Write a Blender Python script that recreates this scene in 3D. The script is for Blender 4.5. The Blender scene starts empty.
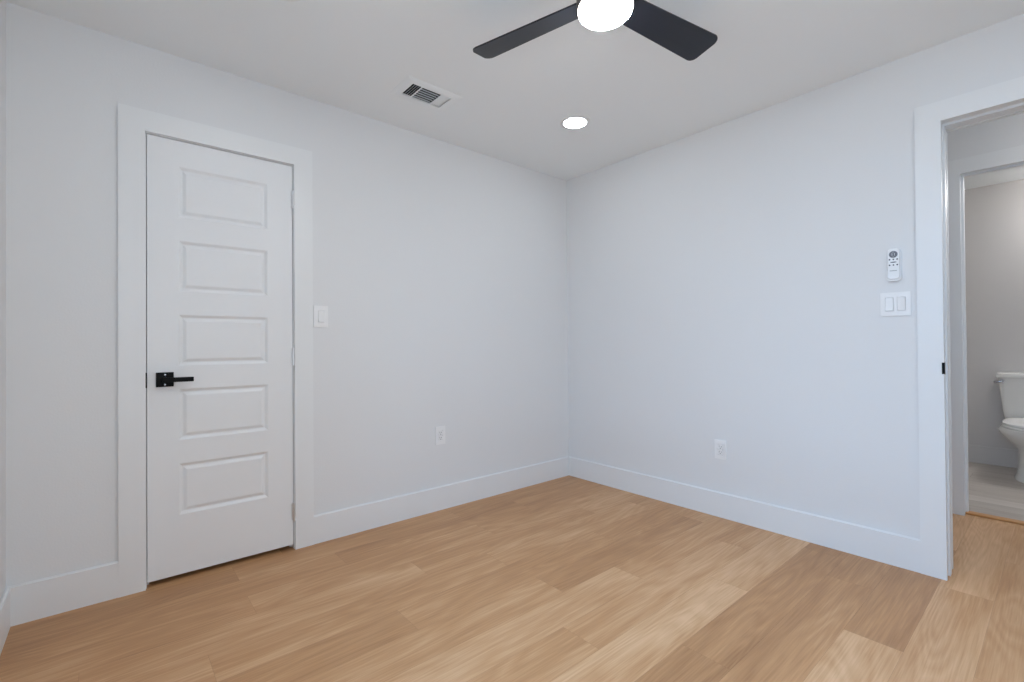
import bpy, bmesh, math, random
from mathutils import Vector, Matrix

sc = bpy.context.scene
COL = sc.collection
PI = math.pi

# ------------------------------------------------------------ camera
cam_d = bpy.data.cameras.new('camera')
cam = bpy.data.objects.new('camera', cam_d)
COL.objects.link(cam)
yaw, pitch, roll = math.radians(40.408), math.radians(.434), math.radians(-.43)
F = Vector((math.sin(yaw)*math.cos(pitch), math.cos(yaw)*math.cos(pitch), math.sin(pitch)))
R0 = Vector((math.cos(yaw), -math.sin(yaw), 0)); U0 = R0.cross(F)
Rv = R0*math.cos(roll) + U0*math.sin(roll)
Uv = -R0*math.sin(roll) + U0*math.cos(roll)
m = Matrix((Rv, Uv, -F)).transposed().to_4x4()
m.translation = Vector((-2.8903, -2.681, 1.0803))
cam.matrix_world = m
cam_d.sensor_width = 36; cam_d.lens = 471.91/1024*36
cam_d.clip_start = .02
sc.camera = cam

# ------------------------------------------------------------ world, daylight, exposure
W_ = bpy.data.worlds.new('sky'); sc.world = W_; W_.use_nodes = True
bg = W_.node_tree.nodes['Background']
bg.inputs[0].default_value = (.55, .75, 1, 1); bg.inputs[1].default_value = 1.0
sc.view_settings.view_transform = 'Standard'
sc.view_settings.look = 'None'
sc.view_settings.gamma = 1
sc.view_settings.use_curve_mapping = False
sc.view_settings.exposure = 0.09
sc.cycles.diffuse_bounces = 8
sc.cycles.max_bounces = 12

def area(name, loc, direction, sx, sy, power, color):
    d = bpy.data.lights.new(name, 'AREA'); d.shape = 'RECTANGLE'; d.size = sx; d.size_y = sy
    d.energy = power; d.color = color
    o = bpy.data.objects.new(name, d); COL.objects.link(o)
    o.location = loc
    o.rotation_euler = Vector(direction).to_track_quat('-Z', 'Y').to_euler()
    return o
# daylight through the window beside the camera; the rear one is an added fill
area('daylight_side_window', (-4.15, -2.45, 2.40), (1, 0, -.45), 2.0, 1.3, 165, (.31, .60, 1))
area('daylight_ground_bounce', (-4.15, -2.45, .30), (1, 0, .55), 2.0, 1.0, 42, (.97, .98, .98))
area('fill_rear_window', (-2.4, -3.78, 1.30), (0, 1, .20), 1.3, 1.2, 15, (.90, .96, 1))  # added fill from behind the camera, brightens the left wall

# ------------------------------------------------------------ materials
def mat(name, color, rough=.5, metal=0, spec=.5, bump=None, emit=None):
    M = bpy.data.materials.new(name); M.use_nodes = True
    nt = M.node_tree; b = nt.nodes['Principled BSDF']
    b.inputs['Base Color'].default_value = (*color, 1)
    b.inputs['Roughness'].default_value = rough
    b.inputs['Metallic'].default_value = metal
    b.inputs['Specular IOR Level'].default_value = spec
    if emit:
        b.inputs['Emission Color'].default_value = (*emit[0], 1)
        b.inputs['Emission Strength'].default_value = emit[1]
    tc = nt.nodes.new('ShaderNodeTexCoord'); nz = nt.nodes.new('ShaderNodeTexNoise')
    sc_, st, dist = bump or (300, .02, .0003)
    nz.inputs['Scale'].default_value = sc_; nz.inputs['Detail'].default_value = 2
    nt.links.new(tc.outputs['Object'], nz.inputs['Vector'])
    bm_ = nt.nodes.new('ShaderNodeBump'); bm_.inputs['Strength'].default_value = st
    bm_.inputs['Distance'].default_value = dist
    nt.links.new(nz.outputs['Fac'], bm_.inputs['Height'])
    nt.links.new(bm_.outputs['Normal'], b.inputs['Normal'])
    return M

M_wall = mat('wall_paint', (.77, .775, .78), .75, bump=(130, .35, .0012))
M_ceil = mat('ceiling_paint', (.845, .875, .89), .85, bump=(110, .3, .001))
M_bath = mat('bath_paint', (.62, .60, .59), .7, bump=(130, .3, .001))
M_trim = mat('trim_paint', (.805, .815, .82), .38)
M_door = mat('door_paint', (.82, .83, .84), .42)
M_plate = mat('switch_plastic', (.86, .86, .86), .3)
M_slot = mat('dark_slot', (.05, .05, .055), .6)
M_black = mat('black_metal', (.003, .003, .0035), .5, spec=.15)
M_screw = mat('dark_screw', (.25, .25, .26), .25, metal=1)
M_nickel = mat('satin_nickel', (.78, .78, .79), .38, metal=1)
M_chrome = mat('chrome', (.42, .42, .44), .15, metal=1)
M_bronze = mat('dark_housing', (.035, .022, .018), .4)
M_porc = mat('porcelain', (.80, .79, .76), .15)
M_seat = mat('seat_plastic', (.86, .85, .83), .25)
M_vent = mat('vent_enamel', (.84, .87, .885), .4)
M_duct = mat('duct_dark', (.015, .015, .02), .8)
M_remote = mat('remote_plastic', (.86, .87, .88), .35)
M_rgrey = mat('remote_grey', (.16, .165, .19), .45)
M_rmark = mat('remote_mark', (.07, .075, .10), .5)
M_lens = mat('lamp_glass', (.9, .9, .9), .3, emit=((.935, .98, 1), 92))
M_led = mat('led_lens', (.9, .9, .9), .3, emit=((.92, .975, 1), 27))
M_thresh = mat('threshold_wood', (.56, .27, .09), .45)

def blade_mat():
    M = mat('blade_black', (.012, .014, .02), .38)
    nt = M.node_tree; b = nt.nodes['Principled BSDF']
    tc = nt.nodes.new('ShaderNodeTexCoord'); mp = nt.nodes.new('ShaderNodeMapping')
    mp.inputs['Scale'].default_value = (6, 160, 6)
    nz = nt.nodes.new('ShaderNodeTexNoise'); nz.inputs['Scale'].default_value = 1; nz.inputs['Detail'].default_value = 4
    cr = nt.nodes.new('ShaderNodeValToRGB')
    cr.color_ramp.elements[0].color = (.003, .004, .008, 1); cr.color_ramp.elements[1].color = (.009, .011, .020, 1)
    nt.links.new(tc.outputs['Object'], mp.inputs[0]); nt.links.new(mp.outputs[0], nz.inputs['Vector'])
    nt.links.new(nz.outputs['Fac'], cr.inputs[0]); nt.links.new(cr.outputs[0], b.inputs['Base Color'])
    return M
M_blade = blade_mat()

def plank_mat(name, w, L, y0, ramp, grain_amt, gap, rough, seed, along='x', gapcol=.55, rows=None, tone_amt=.42, broad_amt=.55):
    M = bpy.data.materials.new(name); M.use_nodes = True
    nt = M.node_tree; N = nt.nodes; Lk = nt.links; b = N['Principled BSDF']
    def mth(op, a, c=None, d=None):
        n = N.new('ShaderNodeMath'); n.operation = op
        for i, v in enumerate((a, c, d)):
            if v is None: continue
            if isinstance(v, (int, float)): n.inputs[i].default_value = v
            else: Lk.new(v, n.inputs[i])
        return n.outputs[0]
    tc = N.new('ShaderNodeTexCoord'); sp = N.new('ShaderNodeSeparateXYZ')
    Lk.new(tc.outputs['Object'], sp.inputs[0])
    X, Y = (sp.outputs[0], sp.outputs[1]) if along == 'x' else (sp.outputs[1], sp.outputs[0])
    v = mth('DIVIDE', mth('SUBTRACT', Y, y0), w)
    row = mth('FLOOR', v); fv = mth('SUBTRACT', v, row)
    wn = N.new('ShaderNodeTexWhiteNoise'); wn.noise_dimensions = '1D'
    Lk.new(mth('ADD', row, seed), wn.inputs['W'])
    if rows:      # laid rows: where each row's end joint falls and how light its planks are
        rr = N.new('ShaderNodeValToRGB'); rr.color_ramp.interpolation = 'CONSTANT'
        rng = random.Random(4)
        for k in range(32):
            r_ = -(k-24)-1
            x_, ta, tb = rows.get(r_, (rng.uniform(-1.2, 0), rng.uniform(.2, .8), rng.uniform(.2, .8)))
            col = (1 - ((x_ / L) % 1.0), ta, tb, 1)
            if k == 0: e_ = rr.color_ramp.elements[0]; e_.position = 0
            elif k == 1: e_ = rr.color_ramp.elements[1]; e_.position = 1/32
            else: e_ = rr.color_ramp.elements.new(k/32)
            e_.color = col
        Lk.new(mth('DIVIDE', mth('ADD', row, 24.5), 32.0), rr.inputs[0])
        sc3 = N.new('ShaderNodeSeparateColor'); Lk.new(rr.outputs[0], sc3.inputs[0])
        off = sc3.outputs[0]
    else:
        off = wn.outputs['Value']
    u = mth('ADD', mth('DIVIDE', X, L), off)
    idx = mth('FLOOR', u); fu = mth('SUBTRACT', u, idx)
    cb = N.new('ShaderNodeCombineXYZ'); Lk.new(row, cb.inputs[0]); Lk.new(idx, cb.inputs[1]); cb.inputs[2].default_value = seed
    w2 = N.new('ShaderNodeTexWhiteNoise'); w2.noise_dimensions = '3D'; Lk.new(cb.outputs[0], w2.inputs['Vector'])
    rnd = w2.outputs['Value']
    tone = rnd
    if rows:
        par = mth('FLOORED_MODULO', idx, 2.0)
        mt_ = N.new('ShaderNodeMix'); mt_.data_type = 'FLOAT'
        Lk.new(par, mt_.inputs[0]); Lk.new(sc3.outputs[1], mt_.inputs[2]); Lk.new(sc3.outputs[2], mt_.inputs[3])
        tone = mt_.outputs[0]
    # grain space: stretched along the plank, shifted for each plank
    def grain(sx, sy, detail, dist, k):
        g = N.new('ShaderNodeCombineXYZ')
        Lk.new(mth('ADD', mth('MULTIPLY', X, sx), mth('MULTIPLY', rnd, 37.0+k)), g.inputs[0])
        Lk.new(mth('ADD', mth('MULTIPLY', Y, sy), mth('MULTIPLY', rnd, 91.0+k)), g.inputs[1])
        n = N.new('ShaderNodeTexNoise'); n.inputs['Scale'].default_value = 1
        n.inputs['Detail'].default_value = detail; n.inputs['Distortion'].default_value = dist
        Lk.new(g.outputs[0], n.inputs['Vector']); return n.outputs['Fac']
    broad = grain(1.1, 9, 2, .4, 3)
    fine = grain(5, 150, 5, .3, 11)
    # cathedral figure: rings of a distorted field
    ring = mth('ABSOLUTE', mth('SUBTRACT', mth('FRACT', mth('MULTIPLY', grain(.9, 6.5, 1.2, .25, 19), 13.0)), .5))
    val = mth('ADD', mth('MULTIPLY', tone, tone_amt), mth('MULTIPLY', broad, broad_amt))
    val = mth('ADD', val, mth('MULTIPLY', mth('SUBTRACT', fine, .5), grain_amt))
    val = mth('ADD', val, mth('MULTIPLY', mth('SUBTRACT', ring, .25), grain_amt*.42))
    cr = N.new('ShaderNodeValToRGB'); el = cr.color_ramp.elements
    el[0].position, el[0].color = ramp[0][0], (*ramp[0][1], 1)
    el[1].position, el[1].color = ramp[-1][0], (*ramp[-1][1], 1)
    for p_, c_ in ramp[1:-1]:
        e = el.new(p_); e.color = (*c_, 1)
    Lk.new(val, cr.inputs[0])
    # joints
    ev = mth('MINIMUM', fv, mth('SUBTRACT', 1.0, fv)); eu = mth('MINIMUM', fu, mth('SUBTRACT', 1.0, fu))
    jm = mth('MAXIMUM', mth('LESS_THAN', ev, gap/w), mth('LESS_THAN', eu, gap/L))
    mx = N.new('ShaderNodeMix'); mx.data_type = 'RGBA'; mx.blend_type = 'MULTIPLY'
    Lk.new(jm, mx.inputs[0]); Lk.new(cr.outputs[0], mx.inputs[6]); mx.inputs[7].default_value = (gapcol, gapcol*.93, gapcol*.87, 1)
    Lk.new(mx.outputs[2], b.inputs['Base Color'])
    b.inputs['Roughness'].default_value = rough
    b.inputs['Specular IOR Level'].default_value = .35
    bp = N.new('ShaderNodeBump'); bp.inputs['Strength'].default_value = .25; bp.inputs['Distance'].default_value = .0006
    Lk.new(mth('SUBTRACT', fine, jm), bp.inputs['Height']); Lk.new(bp.outputs[0], b.inputs['Normal'])
    return M
# one end joint (x) of each row from the closet wall, then the tone of its alternate planks
ROWS = {0: (-1.217, .30, .42), 1: (-2.00, .34, .30), 2: (-2.44, .50, .55), 3: (-1.75, .62, .52), 4: (-1.41, .50, .62),
        5: (-.78, .40, .48), 6: (-1.388, .50, .26), 7: (-1.03, .46, .70), 8: (-1.574, .48, .66), 9: (-.781, .74, .80),
        10: (-1.33, .10, .12), 11: (-.36, .22, .30), 12: (-.79, .22, .80), 13: (-.10, .80, .74), 14: (-.776, .50, .56),
        15: (-1.3, .6, .4), 16: (-.4, .5, .7)}
M_floor = plank_mat('oak_planks', .1755, 1.22, -.0200,
    [(.15, (.33, .160, .068)), (.5, (.51, .276, .128)), (.85, (.70, .445, .255))], .50, .0005, .40, 5.0, gapcol=.72,
    rows=ROWS, tone_amt=.48, broad_amt=.56)
M_tile = plank_mat('grey_plank_tile', .15, .9, 0.05,
    [(.15, (.40, .355, .315)), (.5, (.50, .455, .41)), (.85, (.61, .565, .525))], .7, .0012, .45, 9.0, along='y')

# ------------------------------------------------------------ mesh helpers
def finish(o, label=None, cat=None, group=None, kind=None):
    if label: o['label'] = label
    if cat: o['category'] = cat
    if group: o['group'] = group
    if kind: o['kind'] = kind
    return o

def link(name, bm, material, parent=None, smooth=False):
    bmesh.ops.recalc_face_normals(bm, faces=bm.faces)
    me = bpy.data.meshes.new(name); bm.to_mesh(me); bm.free()
    for mm in (material if isinstance(material, list) else [material]): me.materials.append(mm)
    if smooth:
        for p in me.polygons: p.use_smooth = True
    o = bpy.data.objects.new(name, me); COL.objects.link(o)
    if parent: o.parent = parent
    if smooth:
        try: me.set_sharp_from_angle(angle=math.radians(38))
        except Exception: pass
    return o

def root(name, loc, label, cat, group=None, kind=None, rot=(0, 0, 0)):
    o = bpy.data.objects.new(name, None); COL.objects.link(o)
    o.location = loc; o.rotation_euler = rot; o.empty_display_size = .05
    return finish(o, label, cat, group, kind)

def box(bm, x0, x1, y0, y1, z0, z1, bev=0, seg=2):
    r = bmesh.ops.create_cube(bm, size=1)
    vs = r['verts']
    for v in vs:
        v.co = Vector(((x0+x1)/2 + v.co.x*(x1-x0), (y0+y1)/2 + v.co.y*(y1-y0), (z0+z1)/2 + v.co.z*(z1-z0)))
    if bev:
        es = list({e for v in vs for e in v.link_edges})
        bmesh.ops.bevel(bm, geom=es, offset=bev, segments=seg, affect='EDGES', profile=.5)
    return bm

def cyl(bm, c, r0, r1, h, axis='z', n=32, bev=0):
    """cylinder or cone frustum, base centre c, length h along axis"""
    ring0, ring1 = [], []
    ax = {'x': Vector((1, 0, 0)), 'y': Vector((0, 1, 0)), 'z': Vector((0, 0, 1))}[axis]
    u = {'x': Vector((0, 1, 0)), 'y': Vector((1, 0, 0)), 'z': Vector((1, 0, 0))}[axis]; v = ax.cross(u)
    c = Vector(c)
    for i in range(n):
        a = 2*PI*i/n; d = u*math.cos(a) + v*math.sin(a)
        ring0.append(bm.verts.new(c + d*r0)); ring1.append(bm.verts.new(c + ax*h + d*r1))
    for i in range(n):
        j = (i+1) % n; bm.faces.new((ring0[i], ring0[j], ring1[j], ring1[i]))
    bm.faces.new(ring0[::-1]); f1 = bm.faces.new(ring1)
    if bev:
        es = list(f1.edges)
        bmesh.ops.bevel(bm, geom=es, offset=bev, segments=2, affect='EDGES')
    return bm

def lathe(bm, prof, c=(0, 0, 0), n=48, cap0=True, cap1=True):
    """revolve (r,z) profile about the z axis"""
    c = Vector(c); rings = []
    for r, z in prof:
        rings.append([bm.verts.new(c + Vector((r*math.cos(2*PI*i/n), r*math.sin(2*PI*i/n), z))) for i in range(n)])
    for a, b_ in zip(rings, rings[1:]):
        for i in range(n):
            j = (i+1) % n; bm.faces.new((a[i], a[j], b_[j], b_[i]))
    if cap0: bm.faces.new(rings[0][::-1])
    if cap1: bm.faces.new(rings[-1])
    return bm

def loft(bm, rings):
    vs = [[bm.verts.new(p) for p in r] for r in rings]; n = len(vs[0])
    for a, b_ in zip(vs, vs[1:]):
        for i in range(n):
            j = (i+1) % n; bm.faces.new((a[i], a[j], b_[j], b_[i]))
    bm.faces.new(vs[0][::-1]); bm.faces.new(vs[-1])
    return bm

def rrect(w, h, r, n=6):
    """closed outline of a rounded rectangle centred on 0"""
    pts = []
    for cx, cy, a0 in ((w/2-r, h/2-r, 0), (-w/2+r, h/2-r, PI/2), (-w/2+r, -h/2+r, PI), (w/2-r, -h/2+r, 1.5*PI)):
        for i in range(n+1):
            a = a0 + PI/2*i/n; pts.append((cx + r*math.cos(a), cy + r*math.sin(a)))
    return pts

def slab(bm, axis, d0, d1, u0, u1, v0, v1, holes=()):
    """a slab between d0 and d1 along axis, with rectangular holes cut right through, one clean surface"""
    us = sorted({u0, u1, *[q for h in holes for q in h[:2]]}); vs = sorted({v0, v1, *[q for h in holes for q in h[2:]]})
    us = [q for q in us if u0 <= q <= u1]; vs = [q for q in vs if v0 <= q <= v1]
    def P(d, u, v):
        return {'x': (d, u, v), 'y': (u, d, v), 'z': (u, v, d)}[axis]
    vert = {}
    def V(d, i, j):
        k = (d, i, j)
        if k not in vert: vert[k] = bm.verts.new(P(d, us[i], vs[j]))
        return vert[k]
    def solid(i, j):
        if i < 0 or j < 0 or i >= len(us)-1 or j >= len(vs)-1: return False
        cu, cv = (us[i]+us[i+1])/2, (vs[j]+vs[j+1])/2
        return not any(h[0] < cu < h[1] and h[2] < cv < h[3] for h in holes)
    for i in range(len(us)-1):
        for j in range(len(vs)-1):
            if not solid(i, j): continue
            for d in (d0, d1): bm.faces.new((V(d, i, j), V(d, i+1, j), V(d, i+1, j+1), V(d, i, j+1)))
            if not solid(i-1, j): bm.faces.new((V(d0, i, j), V(d1, i, j), V(d1, i, j+1), V(d0, i, j+1)))
            if not solid(i+1, j): bm.faces.new((V(d0, i+1, j), V(d1, i+1, j), V(d1, i+1, j+1), V(d0, i+1, j+1)))
            if not solid(i, j-1): bm.faces.new((V(d0, i, j), V(d1, i, j), V(d1, i+1, j), V(d0, i+1, j)))
            if not solid(i, j+1): bm.faces.new((V(d0, i, j+1), V(d1, i, j+1), V(d1, i+1, j+1), V(d0, i+1, j+1)))
    return bm

# ------------------------------------------------------------ room shell
H = 2.44; RW = -3.2; RY = -3.6      # ceiling height, side wall x, rear wall y
T = .12
TR = .15                            # the doorway wall
HX = 1.15                           # hall's far wall
BX = 2.96                           # bathroom's far wall
DL, DR, DT = -2.7645, -2.1478, 2.045     # closet door leaf
DB = .024
OY, OZ = -2.321, 2.083               # near edge and top of the hall doorway casing's inner edge
OY2 = OY - .80
BY, BZ = -2.262, 2.122               # bathroom doorway casing inner edge and top
BY2 = BY - .70
VX0, VX1, VY0, VY1 = -1.700, -1.460, -.508, -.374   # duct opening in the ceiling

finish(link('floor', slab(bmesh.new(), 'z', -.1, 0, RW-T, HX+.035, RY-T, .72), M_floor),
       'light oak plank floor running through the room and the hall', 'floor', kind='structure')
finish(link('floor_bathroom', slab(bmesh.new(), 'z', -.1, .004, HX+.075, BX+T, -4.2, -1.2), M_tile),
       'grey plank tile floor of the bathroom', 'floor', kind='structure')
finish(link('ceiling', slab(bmesh.new(), 'z', H, H+.12, RW-T, BX+T, -4.2, .72, [(VX0, VX1, VY0, VY1)]), M_ceil),
       'flat white ceiling over the room', 'ceiling', kind='structure')
jt = .019
wl = link('wall_left', slab(bmesh.new(), 'y', 0, T, RW, 0, 0, H, [(DL-.003-jt, DR+.003+jt, -.01, DT+.003+jt)]), M_wall)
finish(wl, 'white painted wall around the panelled closet door', 'wall', kind='structure')
wr = link('wall_right', slab(bmesh.new(), 'x', 0, TR, RY, T, 0, H, [(OY2-.005-jt, OY+.005+jt-.005, -.01, OZ+.005+jt)]), M_wall)
finish(wr, 'white painted wall with the open doorway on its right', 'wall', kind='structure')
WY0, WY1, WZ0, WZ1 = -3.1, -1.8, .85, 2.05
finish(link('wall_window_side', slab(bmesh.new(), 'x', RW-T, RW, RY, T, 0, H, [(WY0, WY1, WZ0, WZ1)]), M_wall),
       'white painted wall at the far left beside the camera', 'wall', kind='structure')
finish(link('wall_rear', slab(bmesh.new(), 'y', RY-T, RY, RW-T, 0, 0, H, [(-3.05, -1.75, WZ0, WZ1)]), M_wall),
       'white painted wall behind the camera', 'wall', kind='structure')
bm = slab(bmesh.new(), 'x', HX, HX+T, -4.2, -1.2, 0, H, [(BY2-jt, BY+jt, -.01, BZ+jt)])
finish(link('wall_hall', bm, [M_wall]), 'white wall across the hall with the bathroom doorway', 'wall', kind='structure')
finish(link('wall_hall_end', slab(bmesh.new(), 'y', -1.2, -1.08, TR, BX+T, 0, H), M_wall), 'white end wall of the hall and bathroom', 'wall', kind='structure')
finish(link('wall_hall_rear', slab(bmesh.new(), 'y', -4.32, -4.2, TR, BX+T, 0, H), M_wall), 'white rear wall of the hall and bathroom', 'wall', kind='structure')
finish(link('wall_bathroom', slab(bmesh.new(), 'x', BX, BX+T, -4.2, -1.2, 0, H), M_bath), 'grey bathroom wall behind the toilet', 'wall', kind='structure')
bm = bmesh.new()
slab(bm, 'y', .6, .72, RW, 0, 0, H)
slab(bm, 'x', -1.6, -1.5, T, .6, 0, H)
slab(bm, 'x', RW-T, RW, T, .72, 0, H)
finish(link('wall_closet', bm, M_wall), 'walls of the closed closet', 'wall', kind='structure')

# windows out of view; the rear one is added to fill the left wall
def window(name, axis, d, u0, u1, label):
    w = root(name, (0, 0, 0), label, 'window', kind='structure')
    bm = bmesh.new()
    slab(bm, axis, d-.03, d+.03, u0, u1, WZ0, WZ1, [(u0+.05, u1-.05, WZ0+.05, (WZ0+WZ1)/2-.02), (u0+.05, u1-.05, (WZ0+WZ1)/2+.02, WZ1-.05)])
    link('window_frame', bm, M_trim, w)
    s = 1
    bm = bmesh.new()
    if axis == 'x':
        slab(bm, 'x', RW, RW+.016, u0-.09, u1+.09, WZ0-.09, WZ1+.09, [(u0, u1, WZ0, WZ1)])
    else:
        slab(bm, 'y', RY, RY+.016, u0-.09, u1+.09, WZ0-.09, WZ1+.09, [(u0, u1, WZ0, WZ1)])
    link('window_casing', bm, M_trim, w)
    return w
window('window_1', 'x', RW-.06, WY0, WY1, 'white framed sash window in the wall beside the camera')
window('window_added', 'y', RY-.06, -3.05, -1.75, 'white framed sash window added for fill light in the wall behind the camera')  # added opening for the rear fill light

# ------------------------------------------------------------ baseboards
BH, BT = .1545, .014
def baseboard(name, axis, d0, d1, runs, label, material=M_trim, h=BH, z0=0):
    bm = bmesh.new()
    for a, b_ in runs:
        if axis == 'y': box(bm, a, b_, d0, d1, z0, h)
        else: box(bm, d0, d1, a, b_, z0, h)
    face = {'y': 1, 'x': 0}[axis]
    es = [e for e in bm.edges if all(abs(v.co.z-h) < 1e-5 for v in e.verts) and abs(e.verts[0].co[face]-e.verts[1].co[face]) < 1e-6]
    bmesh.ops.bevel(bm, geom=es, offset=.005, segments=3, affect='EDGES')
    return finish(link(name, bm, material), label, 'baseboard', kind='structure')
CW = .094                                        # casing width
cl0, cr1 = -2.8644, -2.0472
baseboard('baseboard_left', 'y', -BT, 0, [(RW, cl0), (cr1, 0)], 'tall white baseboard either side of the closet door')
baseboard('baseboard_right', 'x', -BT, 0, [(OY+.091, -BT)], 'tall white baseboard under the outlet on the right wall')
baseboard('baseboard_window_side', 'x', RW, RW+BT, [(RY, -BT)], 'white baseboard at the left edge of the photo')
baseboard('baseboard_rear', 'y', RY, RY+BT, [(RW+BT, 0)], 'white baseboard behind the camera')
baseboard('baseboard_bathroom', 'x', BX-BT, BX, [(-4.2, -1.2)], 'white baseboard on the bathroom wall behind the toilet', material=M_bath, z0=.004, h=.158)
baseboard('baseboard_hall', 'x', HX-BT, HX, [(BY+.09, -1.2)], 'white baseboard in the hall beside the bathroom doorway')

# ------------------------------------------------------------ casings and jambs
def casing(axis, d0, d1, u0, u1, ztop, cw, sides=(1, 1)):
    """three flat boards round an opening u0..u1 (inner edges)"""
    bm = bmesh.new()
    slab(bm, axis, d0, d1, u0-cw, u1+cw, 0, ztop+cw, [(u0, u1, -1, ztop)])
    es = [e for e in bm.edges if len(e.link_faces) == 2 and e.calc_face_angle(0) > 1]
    bmesh.ops.bevel(bm, geom=es, offset=.0025, segments=2, affect='EDGES')
    return bm
trim1 = finish(link('trim_1', casing('y', -.017, 0, DL-.006, DR+.006, DT+.006, CW), M_trim),
       'flat white casing around the closed closet door', 'door trim', kind='structure')
bm = bmesh.new()
slab(bm, 'y', .0, T, DL-.003-jt, DR+.003+jt, 0, DT+.003+jt, [(DL-.003, DR+.003, -1, DT+.003)])
slab(bm, 'y', .040, .075, DL-.003, DR+.003, 0, DT+.003, [(DL+.008, DR-.008, -1, DT-.008)])
link('door_jamb', bm, M_trim, trim1)
bm = bmesh.new(); box(bm, DL-.0055, DL-.0015, -.0185, .03, .898, .966, .0005, 1)
o = link('strike_plate', bm, M_black, trim1); o['label'] = 'black strike plate at the latch side'

trim2 = finish(link('trim_2', casing('x', -.017, 0, OY2, OY, OZ, .091), M_trim),
       'flat white casing around the open doorway to the hall', 'door trim', kind='structure')
j0 = OY-.007                                     # visible face of the jamb
bm = bmesh.new()
slab(bm, 'x', .0, TR, OY2-.005-jt+.004, OY+.005+jt-.005, 0, OZ+.005+jt, [(OY2+.006, OY+.005, -1, OZ+.006)])
slab(bm, 'x', .050, .088, OY2+.006, OY+.005, 0, OZ+.006, [(OY2+.018, OY-.004, -1, OZ-.006)])
link('door_jamb', bm, M_trim, trim2)
bm = bmesh.new()
box(bm, -.0145, .028, OY+.0015, OY+.0055, .928, .988, .0005, 1)
box(bm, -.0185, -.0145, OY-.002, OY+.0075, .932, .984, .0005, 1)
o = link('strike_plate', bm, M_black, trim2); o['label'] = 'small black strike plate on the jamb edge'
link('hall_side_casing', casing('x', TR, TR+.017, OY2, OY, OZ, .091), M_trim, trim2)

trim3 = finish(link('trim_3', casing('x', HX-.017, HX, BY2, BY, BZ, .091), M_trim),
       'white casing around the bathroom doorway across the hall', 'door trim', kind='structure')
bm = bmesh.new()
slab(bm, 'x', HX, HX+T, BY2-jt, BY+jt, 0, BZ+jt, [(BY2+.006, BY-.006+.008, -1, BZ+.004)])
slab(bm, 'x', HX+.045, HX+.08, BY2+.006, BY+.002, 0, BZ+.004, [(BY2+.018, BY-.010, -1, BZ-.008)])
link('door_jamb', bm, M_trim, trim3)
bm = bmesh.new(); box(bm, HX+.026, HX+.080, BY2+.006, BY+.002, 0, .013, .005, 2)
finish(link('trim_4', bm, M_thresh), 'orange brown wood threshold strip at the bathroom doorway', 'threshold', kind='structure')

# ------------------------------------------------------------ closet door
door = root('door_1', ((DL+DR)/2, 0, 0), 'white five panel closet door with black lever handle, closed', 'door', kind='structure')
dx = (DL+DR)/2
def leaf_mesh():
    bm = bmesh.new()
    yf, yb = .002, .037
    px0, px1 = -2.648-dx, -2.268-dx
    tops = [1.925-.3468*i for i in range(5)]; ph = .238
    x0, x1 = DL-dx, DR-dx
    slab(bm, 'y', yf, yb, x0, x1, DB, DT, [(px0, px1, t-ph, t) for t in tops])
    # the slab cuts right through: drop the reveal walls and set moulded panels in their place
    kill = []
    for f in bm.faces:
        c = f.calc_center_median()
        n = f.normal if f.normal.length else Vector((0, 0, 0))
        inside = px0-1e-4 <= c.x <= px1+1e-4 and any(t-ph-1e-4 <= c.z <= t+1e-4 for t in tops)
        if inside and abs(c.y-(yf+yb)/2) < 1e-4: kill.append(f)
    bmesh.ops.delete(bm, geom=kill, context='FACES_ONLY')
    steps = [(0, 0), (.003, .0012), (.013, .0085), (.018, .0085), (.030, .0022), (.034, .0015)]
    for t in tops:
        for sgn, yy in ((1, yf), (-1, yb)):
            prev = None
            for off, dep in steps:
                y = yy + sgn*dep
                r = [bm.verts.new((a, y, b_)) for a, b_ in ((px0+off, t-ph+off), (px1-off, t-ph+off), (px1-off, t-off), (px0+off, t-off))]
                if prev:
                    for i in range(4):
                        j = (i+1) % 4; bm.faces.new((prev[i], prev[j], r[j], r[i]))
                prev = r
            bm.faces.new(prev)
    bmesh.ops.remove_doubles(bm, verts=bm.verts, dist=1e-5)
    return bm
link('door_leaf', leaf_mesh(), M_door, door)
for z in (1.865, 1.026, .200):
    h = bmesh.new(); hx = DR-dx+.0015
    for k in range(5):
        cyl(h, (hx, -.0065, z-.0445+k*.0179), .0062, .0062, .0168, n=16)
    cyl(h, (hx, -.0065, z-.049), .0045, .0045, .098, n=12)
    box(h, hx-.010, hx, -.0012, .0015, z-.0445, z+.0445)
    ob = link('hinge', h, M_nickel, door, smooth=True)
    ob['label'] = 'satin metal butt hinge'
hd = bmesh.new(); rx, rz = -2.700-dx, .932
box(hd, rx-.033, rx+.033, -.008, .002, rz-.033, rz+.033, .0015, 2)
hdl = link('door_handle', hd, M_black, door); hdl['label'] = 'square black rose'
lv = bmesh.new()
cyl(lv, (rx, -.048, rz), .012, .012, .041, 'y', 24)
box(lv, rx-.012, rx+.105, -.058, -.044, rz-.0105, rz+.0105, .002, 2)
lo = link('lever', lv, M_black, hdl, smooth=False); lo['label'] = 'straight black lever'
for s in (-1, 1):
    q = bmesh.new(); cyl(q, (rx, -.0105, rz+s*.0225), .004, .0042, .003, 'y', 16)
    link('screw', q, M_screw, hdl)

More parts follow.
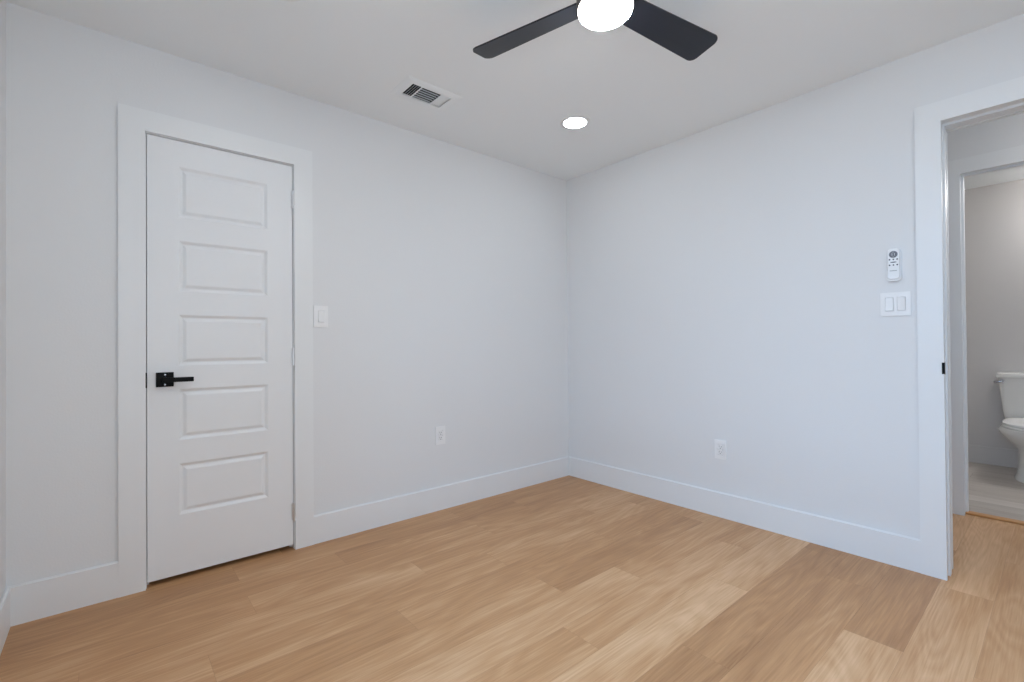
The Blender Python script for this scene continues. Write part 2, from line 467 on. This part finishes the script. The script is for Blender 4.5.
# ------------------------------------------------------------ switches and outlets (modelled facing -y, then turned)
def plate_mesh(w, h, wins):
    bm = bmesh.new()
    slab(bm, 'y', -.006, 0, -w/2, w/2, -h/2, h/2, wins)
    es = [e for e in bm.edges if len(e.link_faces) == 2 and e.calc_face_angle(0) > 1
          and all(abs(v.co.y+.006) < 1e-6 for v in e.verts)
          and (all(abs(abs(v.co.x)-w/2) < 1e-6 for v in e.verts) or all(abs(abs(v.co.z)-h/2) < 1e-6 for v in e.verts))]
    bmesh.ops.bevel(bm, geom=es, offset=.0035, segments=3, affect='EDGES')
    return bm
def rocker_mesh(cx, up):
    bm = bmesh.new()
    box(bm, cx-.0150, cx+.0150, -.0090, -.001, -.0318, .0318, .001, 1)
    for v in bm.verts:                                     # tilt the paddle about its middle
        if v.co.y < -.004: v.co.y += (v.co.z/.0325)*.0028*up
    return bm
def switch(name, loc, rot, w, h, cxs, ups, label):
    r = root(name, loc, label, 'light switch', rot=rot)
    link('cover_plate', plate_mesh(w, h, [(c-.0168, c+.0168, -.0338, .0338) for c in cxs]), M_plate, r)
    for c, u in zip(cxs, ups):
        fb = bmesh.new()
        slab(fb, 'y', -.0045, -.0005, c-.0166, c+.0166, -.0336, .0336, [(c-.0157, c+.0157, -.0327, .0327)])
        fr = link('rocker_frame', fb, M_plate, r)
        link('rocker', rocker_mesh(c, u), M_plate, r)
    for c in cxs:
        for s in (-1, 1):
            q = bmesh.new(); cyl(q, (c, -.0068, s*h*.42), .003, .003, .0012, 'y', 12); link('screw', q, M_plate, r)
    return r
switch('light_switch', (-2.001, 0, 1.244), (0, 0, 0), .077, .118, [0], [1], 'single white rocker light switch beside the closet door')
RZ = (0, 0, PI/2)        # faces -x on the right wall
RZ = (0, 0, -PI/2)
switch('light_switch', (0, -2.148, 1.262), RZ, .116, .114, [-.023, .023], [1, -1], 'double white rocker light switch under the fan remote')

def outlet(loc, rot, label):
    r = root('wall_outlet', loc, label, 'outlet', 'duplex outlets low on the walls', rot=rot)
    link('cover_plate', plate_mesh(.073, .117, [(-.0168, .0168, -.0338, .0338)]), M_plate, r)
    for s in (-1, 1):
        bm = bmesh.new()
        pts = [(a, b_) for a, b_ in rrect(.0325, .030, .008, 5)]
        loft(bm, [[Vector((x, y, z+s*.0165)) for x, z in pts] for y in (-.001, -.0075)])
        rc = link('receptacle', bm, M_plate, r)
        sl = bmesh.new()
        box(sl, -.0075, -.0055, -.0079, -.0070, s*.0165-.001, s*.0165+.0085)
        box(sl, .0055, .0075, -.0079, -.0070, s*.0165-.001, s*.0165+.0070)
        cyl(sl, (0, -.0079, s*.0165-.0078), .0028, .0028, .0009, 'y', 14)
        link('slots', sl, M_slot, rc)
    q = bmesh.new(); cyl(q, (0, -.0085, 0), .0028, .0028, .003, 'y', 12); link('screw', q, M_nickel, r)
    return r
outlet((-1.236, 0, .486), (0, 0, 0), 'white duplex outlet on the left wall between door and corner')
outlet((0, -1.281, .418), RZ, 'white duplex outlet on the right wall above the baseboard')

# ------------------------------------------------------------ fan remote in its wall holder
rm = root('fan_remote', (0, -2.146, 1.455), 'small white ceiling fan remote in a wall holder above the double switch', 'remote control', rot=RZ)
bm = bmesh.new()
loft(bm, [[Vector((x, y, z)) for x, z in rrect(w_, h_, r_)] for y, w_, h_, r_ in ((-.008, .044, .146, .012), (-.011, .047, .149, .013), (-.020, .047, .149, .013), (-.0235, .043, .145, .011))])
body = link('remote_body', bm, M_remote, rm, smooth=True)
bm = bmesh.new()          # holder: back plate and lower cup
loft(bm, [[Vector((x, y, z-.006)) for x, z in rrect(.052, .142, .014)] for y in (0, -.008)])
cup = [[Vector((x, y, z-.052)) for x, z in rrect(w_, .060, .016)] for y, w_ in ((-.008, .055), (-.0165, .055), (-.0175, .053))]
loft(bm, cup)
link('wall_holder', bm, M_remote, rm, smooth=True)
fy = -.0240
def disc(name, x, z, rx_, rz_, m_, par, th=.0016):
    bm = bmesh.new()
    n = 28
    loft(bm, [[Vector((x+rx_*k*math.cos(2*PI*i/n), fy+.0012-y, z+rz_*k*math.sin(2*PI*i/n))) for i in range(n)] for y, k in ((0, 1), (th, 1), (th+.0006, .9))])
    return link(name, bm, m_, par)
pad = disc('control_pad', 0, .045, .0165, .0165, M_rgrey, body)
bm = bmesh.new()
box(bm, -.0055, -.004, fy-.0014, fy-.0009, .039, .051); box(bm, .004, .0055, fy-.0014, fy-.0009, .039, .051)
for zz in (.0325, .0565): box(bm, -.003, .003, fy-.0014, fy-.0009, zz-.0006, zz+.0006)
link('pad_marks', bm, M_remote, body)
for zz in (.021, -.006):
    for xx in (-.0145, 0, .0145):
        disc('button', xx, zz, .0034, .0034, M_rmark, body, .001)
disc('button', 0, .0075, .0125, .0024, M_rmark, body, .001)
bm = bmesh.new()
xx = -.014
for w_ in (.0022, .003, .0022, .003, .0026, .0018, .003, .0024):
    box(bm, xx, xx+w_, fy-.0004, fy+.0008, -.0345, -.0320); xx += w_+.0009
link('printed_line', bm, M_rgrey, body)

# ------------------------------------------------------------ ceiling vent (three-way register)
vx, vy = (VX0+VX1)/2, (VY0+VY1)/2
vent = root('ceiling_vent', (vx, vy, H), 'white metal ceiling air register with dark slots near the closet door', 'vent')
bm = bmesh.new()
W2, D2 = .330/2, .212/2; iw, idp = (VX1-VX0)/2-.003, (VY1-VY0)/2-.003
secs = [(-iw, -iw+.052), (-iw+.058, iw-.062), (iw-.056, iw)]
slab(bm, 'z', -.007, -.004, -W2+.02, W2-.02, -D2+.02, D2-.02, [(a, b_, -idp, idp) for a, b_ in secs])
ring = [[(-W2, -D2, -.0), (W2, -D2, -.0), (W2, D2, -.0), (-W2, D2, -.0)],
        [(-W2, -D2, -.0015), (W2, -D2, -.0015), (W2, D2, -.0015), (-W2, D2, -.0015)],
        [(-W2+.02, -D2+.02, -.007), (W2-.02, -D2+.02, -.007), (W2-.02, D2-.02, -.007), (-W2+.02, D2-.02, -.007)]]
rv = [[bm.verts.new(p) for p in r] for r in ring]
for a, b_ in zip(rv, rv[1:]):
    for i in range(4): bm.faces.new((a[i], a[(i+1) % 4], b_[(i+1) % 4], b_[i]))
link('vent_frame', bm, M_vent, vent)
def slat(x, y, ln, along, tilt, wd):
    bm = bmesh.new()
    box(bm, -ln/2, ln/2, -wd/2, wd/2, -.0005, .0005)
    bmesh.ops.transform(bm, matrix=Matrix.Rotation(tilt, 4, 'X'), verts=bm.verts)
    if along == 'y': bmesh.ops.transform(bm, matrix=Matrix.Rotation(PI/2, 4, 'Z'), verts=bm.verts)
    bmesh.ops.translate(bm, verts=bm.verts, vec=(x, y, .001))
    return link('slat', bm, M_vent, vent)
for k in range(4):
    slat(secs[0][0]+.0065+k*.013, 0, 2*idp, 'y', math.radians(-45), .0085)
for k in range(6):
    slat((secs[1][0]+secs[1][1])/2, -idp+.010+k*.0215, secs[1][1]-secs[1][0], 'x', math.radians(62), .011)
for k in range(5):
    slat(secs[2][0]+.0055+k*.0112, 0, 2*idp, 'y', math.radians(28), .0098)
bm = bmesh.new()
e = .001
slab(bm, 'z', .112, .118, VX0-vx+e, VX1-vx-e, VY0-vy+e, VY1-vy-e)
for a, b_ in ((VX0-vx+e, VX0-vx+2*e), (VX1-vx-2*e, VX1-vx-e)): box(bm, a, b_, VY0-vy+e, VY1-vy-e, .002, .112)
for a, b_ in ((VY0-vy+e, VY0-vy+2*e), (VY1-vy-2*e, VY1-vy-e)): box(bm, VX0-vx+e, VX1-vx-e, a, b_, .002, .112)
link('duct_box', bm, M_duct, vent)

# ------------------------------------------------------------ recessed ceiling lights
def can(x, y, label):
    r = root('recessed_light', (x, y, H), label, 'ceiling light', 'round recessed ceiling lights')
    bm = bmesh.new(); lathe(bm, [(.092, 0), (.092, -.003), (.088, -.0045), (.070, -.0035), (.070, 0)], cap0=False, cap1=False)
    link('trim_ring', bm, M_trim, r, smooth=True)
    bm = bmesh.new(); lathe(bm, [(.0695, -.0005), (.0695, -.0030), (.060, -.0038)], cap0=True, cap1=True)
    link('light_lens', bm, M_led, r)
    return r
can(-.716, -.740, 'round lit recessed light in the ceiling nearest the room corner')
can(-2.402, -.790, 'round recessed light whose glow shows at the top edge above the door')
can(-.716, -2.90, 'added round recessed fill light over the hall doorway, out of the photo')  # this one and the next are unseen, added as room fill
can(-2.402, -2.90, 'added round recessed fill light over the camera, out of the photo')

# ------------------------------------------------------------ ceiling fan
FX, FY = -1.603, -1.673
fan = root('ceiling_fan', (FX, FY, H), 'black three blade ceiling fan with lit round lamp', 'ceiling fan')
bm = bmesh.new()
lathe(bm, [(.085, 0), (.088, -.004), (.088, -.075), (.080, -.085), (.068, -.088)])
link('ceiling_canopy', bm, M_bronze, fan, smooth=True)
bm = bmesh.new()
lathe(bm, [(.066, -.086), (.092, -.095), (.098, -.105), (.098, -.170), (.096, -.180), (.094, -.183)])
link('motor_housing', bm, M_bronze, fan, smooth=True)
bm = bmesh.new()
lathe(bm, [(.0970, -.182), (.0975, -.190), (.0975, -.212), (.0950, -.217), (.092, -.217), (.092, -.182)], cap0=False, cap1=False)
link('lamp_ring', bm, M_bronze, fan, smooth=True)
bm = bmesh.new()
R_ = .0915
lathe(bm, [(R_, -.205), (R_, -.222), (.0900, -.229), (.084, -.235), (.074, -.240), (.060, -.2440), (.040, -.2465), (.020, -.2475), (.004, -.248)])
lampo = link('lamp_shade', bm, M_lens, fan, smooth=True); lampo['label'] = 'glowing round white lamp glass'
def blade_outline():
    r0, r1 = .075, .549; hw0, hw1 = .050, .067; rc = .030
    pts = [(r0, -hw0)]
    def arc(cx, cy, a0, a1, n=8):
        for i in range(n+1):
            a = a0 + (a1-a0)*i/n; pts.append((cx+rc*math.cos(a), cy+rc*math.sin(a)))
    arc(r1-rc, -hw1+rc, -PI/2, 0); arc(r1-rc-.006, hw1-rc, 0, PI/2)
    pts.append((r0, hw0))
    return pts
for a in (105.2, -8.3, 229):
    bm = bmesh.new(); o_ = blade_outline()
    loft(bm, [[Vector((x*1.0, y*k, z)) for x, y in o_] for z, k in ((-.003, .985), (-.002, 1), (.002, 1), (.003, .985))])
    rot = Matrix.Rotation(math.radians(a), 4, 'Z') @ Matrix.Rotation(math.radians(-13.5), 4, 'X')
    bl = link('fan_blade', bm, M_blade, fan)
    bl.matrix_local = Matrix.Translation((0, 0, -.180)) @ rot
    br = bmesh.new()
    box(br, .06, .150, -.028, .028, .0035, .0075, .001, 1)
    for sx_, sy_ in ((.12, -.016), (.12, .016), (.138, 0)): cyl(br, (sx_, sy_, .0075), .004, .004, .002, n=12)
    link('blade_bracket', br, M_bronze, bl)

# ------------------------------------------------------------ toilet (faces -x, tank against the bathroom wall)
TX, TY = BX-.017, -2.522
toilet = root('toilet', (TX, TY, .004), 'white two piece toilet with chrome lever seen through the bathroom doorway', 'toilet')
def ell(cx, a_f, a_b, b_, z, n=40, p=2.3):
    """egg outline: a_f reaches to the front (-x), a_b to the back"""
    r = []
    for i in range(n):
        t = 2*PI*i/n; c, s = math.cos(t), math.sin(t)
        x = math.copysign(abs(c)**(2/p), c); y = math.copysign(abs(s)**(2/p), s)
        r.append(Vector((cx + (a_b if x > 0 else a_f)*x, b_*y, z)))
    return r
bm = bmesh.new()                                   # bowl and pedestal in one body
loft(bm, [ell(-.36, .245, .22, .118, 0), ell(-.36, .245, .22, .118, .012), ell(-.36, .225, .21, .105, .045),
          ell(-.36, .20, .205, .096, .11), ell(-.36, .195, .205, .094, .19), ell(-.375, .22, .215, .102, .245),
          ell(-.39, .262, .23, .130, .285), ell(-.40, .300, .26, .172, .330), ell(-.405, .318, .29, .198, .365),
          ell(-.405, .322, .30, .204, .382), ell(-.405, .325, .29, .194, .400), ell(-.405, .318, .28, .184, .408)])
link('bowl', bm, M_porc, toilet, smooth=True)
bm = bmesh.new()
loft(bm, [ell(-.425, .300, .20, .174, .4085), ell(-.425, .310, .205, .180, .413), ell(-.425, .310, .205, .180, .424), ell(-.425, .303, .20, .175, .4275)])
link('seat', bm, M_seat, toilet, smooth=True)
bm = bmesh.new()
loft(bm, [ell(-.425, .296, .20, .170, .428), ell(-.425, .304, .205, .177, .433), ell(-.425, .304, .205, .177, .445), ell(-.425, .285, .19, .160, .455), ell(-.425, .22, .14, .12, .459)])
link('seat_lid', bm, M_seat, toilet, smooth=True)
for s in (-1, 1):
    bm = bmesh.new(); cyl(bm, (-.235, s*.075-.0, .4065), .018, .016, .034, n=20, bev=.004)
    link('seat_hinge', bm, M_seat, toilet, smooth=True)
def rr3(cx, w, d, z, r=.03, bulge=0):
    out = []
    for y, x in rrect(w, d, r, 6):
        xb = x - (bulge*(1-(2*y/w)**2) if x < 0 else 0)
        out.append(Vector((cx+xb, y, z)))
    return out
bm = bmesh.new()
loft(bm, [rr3(-.105, .34, .15, .400, .04, .006), rr3(-.105, .36, .165, .412, .04, .008), rr3(-.107, .385, .178, .50, .04, .01), rr3(-.108, .408, .188, .63, .035, .012), rr3(-.108, .428, .194, .768, .035, .014)])
tank = link('tank', bm, M_porc, toilet, smooth=True)
bm = bmesh.new()
loft(bm, [rr3(-.108, .448, .205, .7685, .03, .014), rr3(-.108, .458, .214, .774, .03, .016), rr3(-.108, .458, .214, .798, .03, .016), rr3(-.108, .448, .204, .808, .03, .016), rr3(-.108, .40, .16, .812, .03, .014)])
link('tank_lid', bm, M_porc, toilet, smooth=True)
bm = bmesh.new()
cyl(bm, (-.228, .192, .744), .014, .014, .028, 'x', 20)
box(bm, -.238, -.227, .182, .238, .726, .746, .005, 2)
lvo = link('flush_lever', bm, M_chrome, toilet, smooth=True); lvo['label'] = 'chrome flush lever'
# bathroom ceiling lamp
bl = root('bathroom_light', (2.74, -3.0, H), 'round bathroom ceiling lamp, out of the photo', 'ceiling light')
bm = bmesh.new(); lathe(bm, [(.15, 0), (.15, -.03), (.14, -.04)]); link('lamp_base', bm, M_nickel, bl)
M_bl = mat('bath_lamp_glass', (.9, .9, .9), .3, emit=((1, .98, .96), 60))
bm = bmesh.new(); lathe(bm, [(.138, -.04), (.13, -.07), (.10, -.092), (.05, -.102), (.01, -.104)]); link('lamp_shade', bm, M_bl, bl, smooth=True)
hl = root('hall_light', (.62, -3.1, H), 'round hall ceiling lamp, out of the photo', 'ceiling light')
bm = bmesh.new(); lathe(bm, [(.15, 0), (.15, -.03), (.14, -.04)]); link('lamp_base', bm, M_nickel, hl)
M_hl = mat('hall_lamp_glass', (.9, .9, .9), .3, emit=((1, .98, .96), 18))
bm = bmesh.new(); lathe(bm, [(.138, -.04), (.13, -.07), (.10, -.092), (.05, -.102), (.01, -.104)]); link('lamp_shade', bm, M_hl, hl, smooth=True)
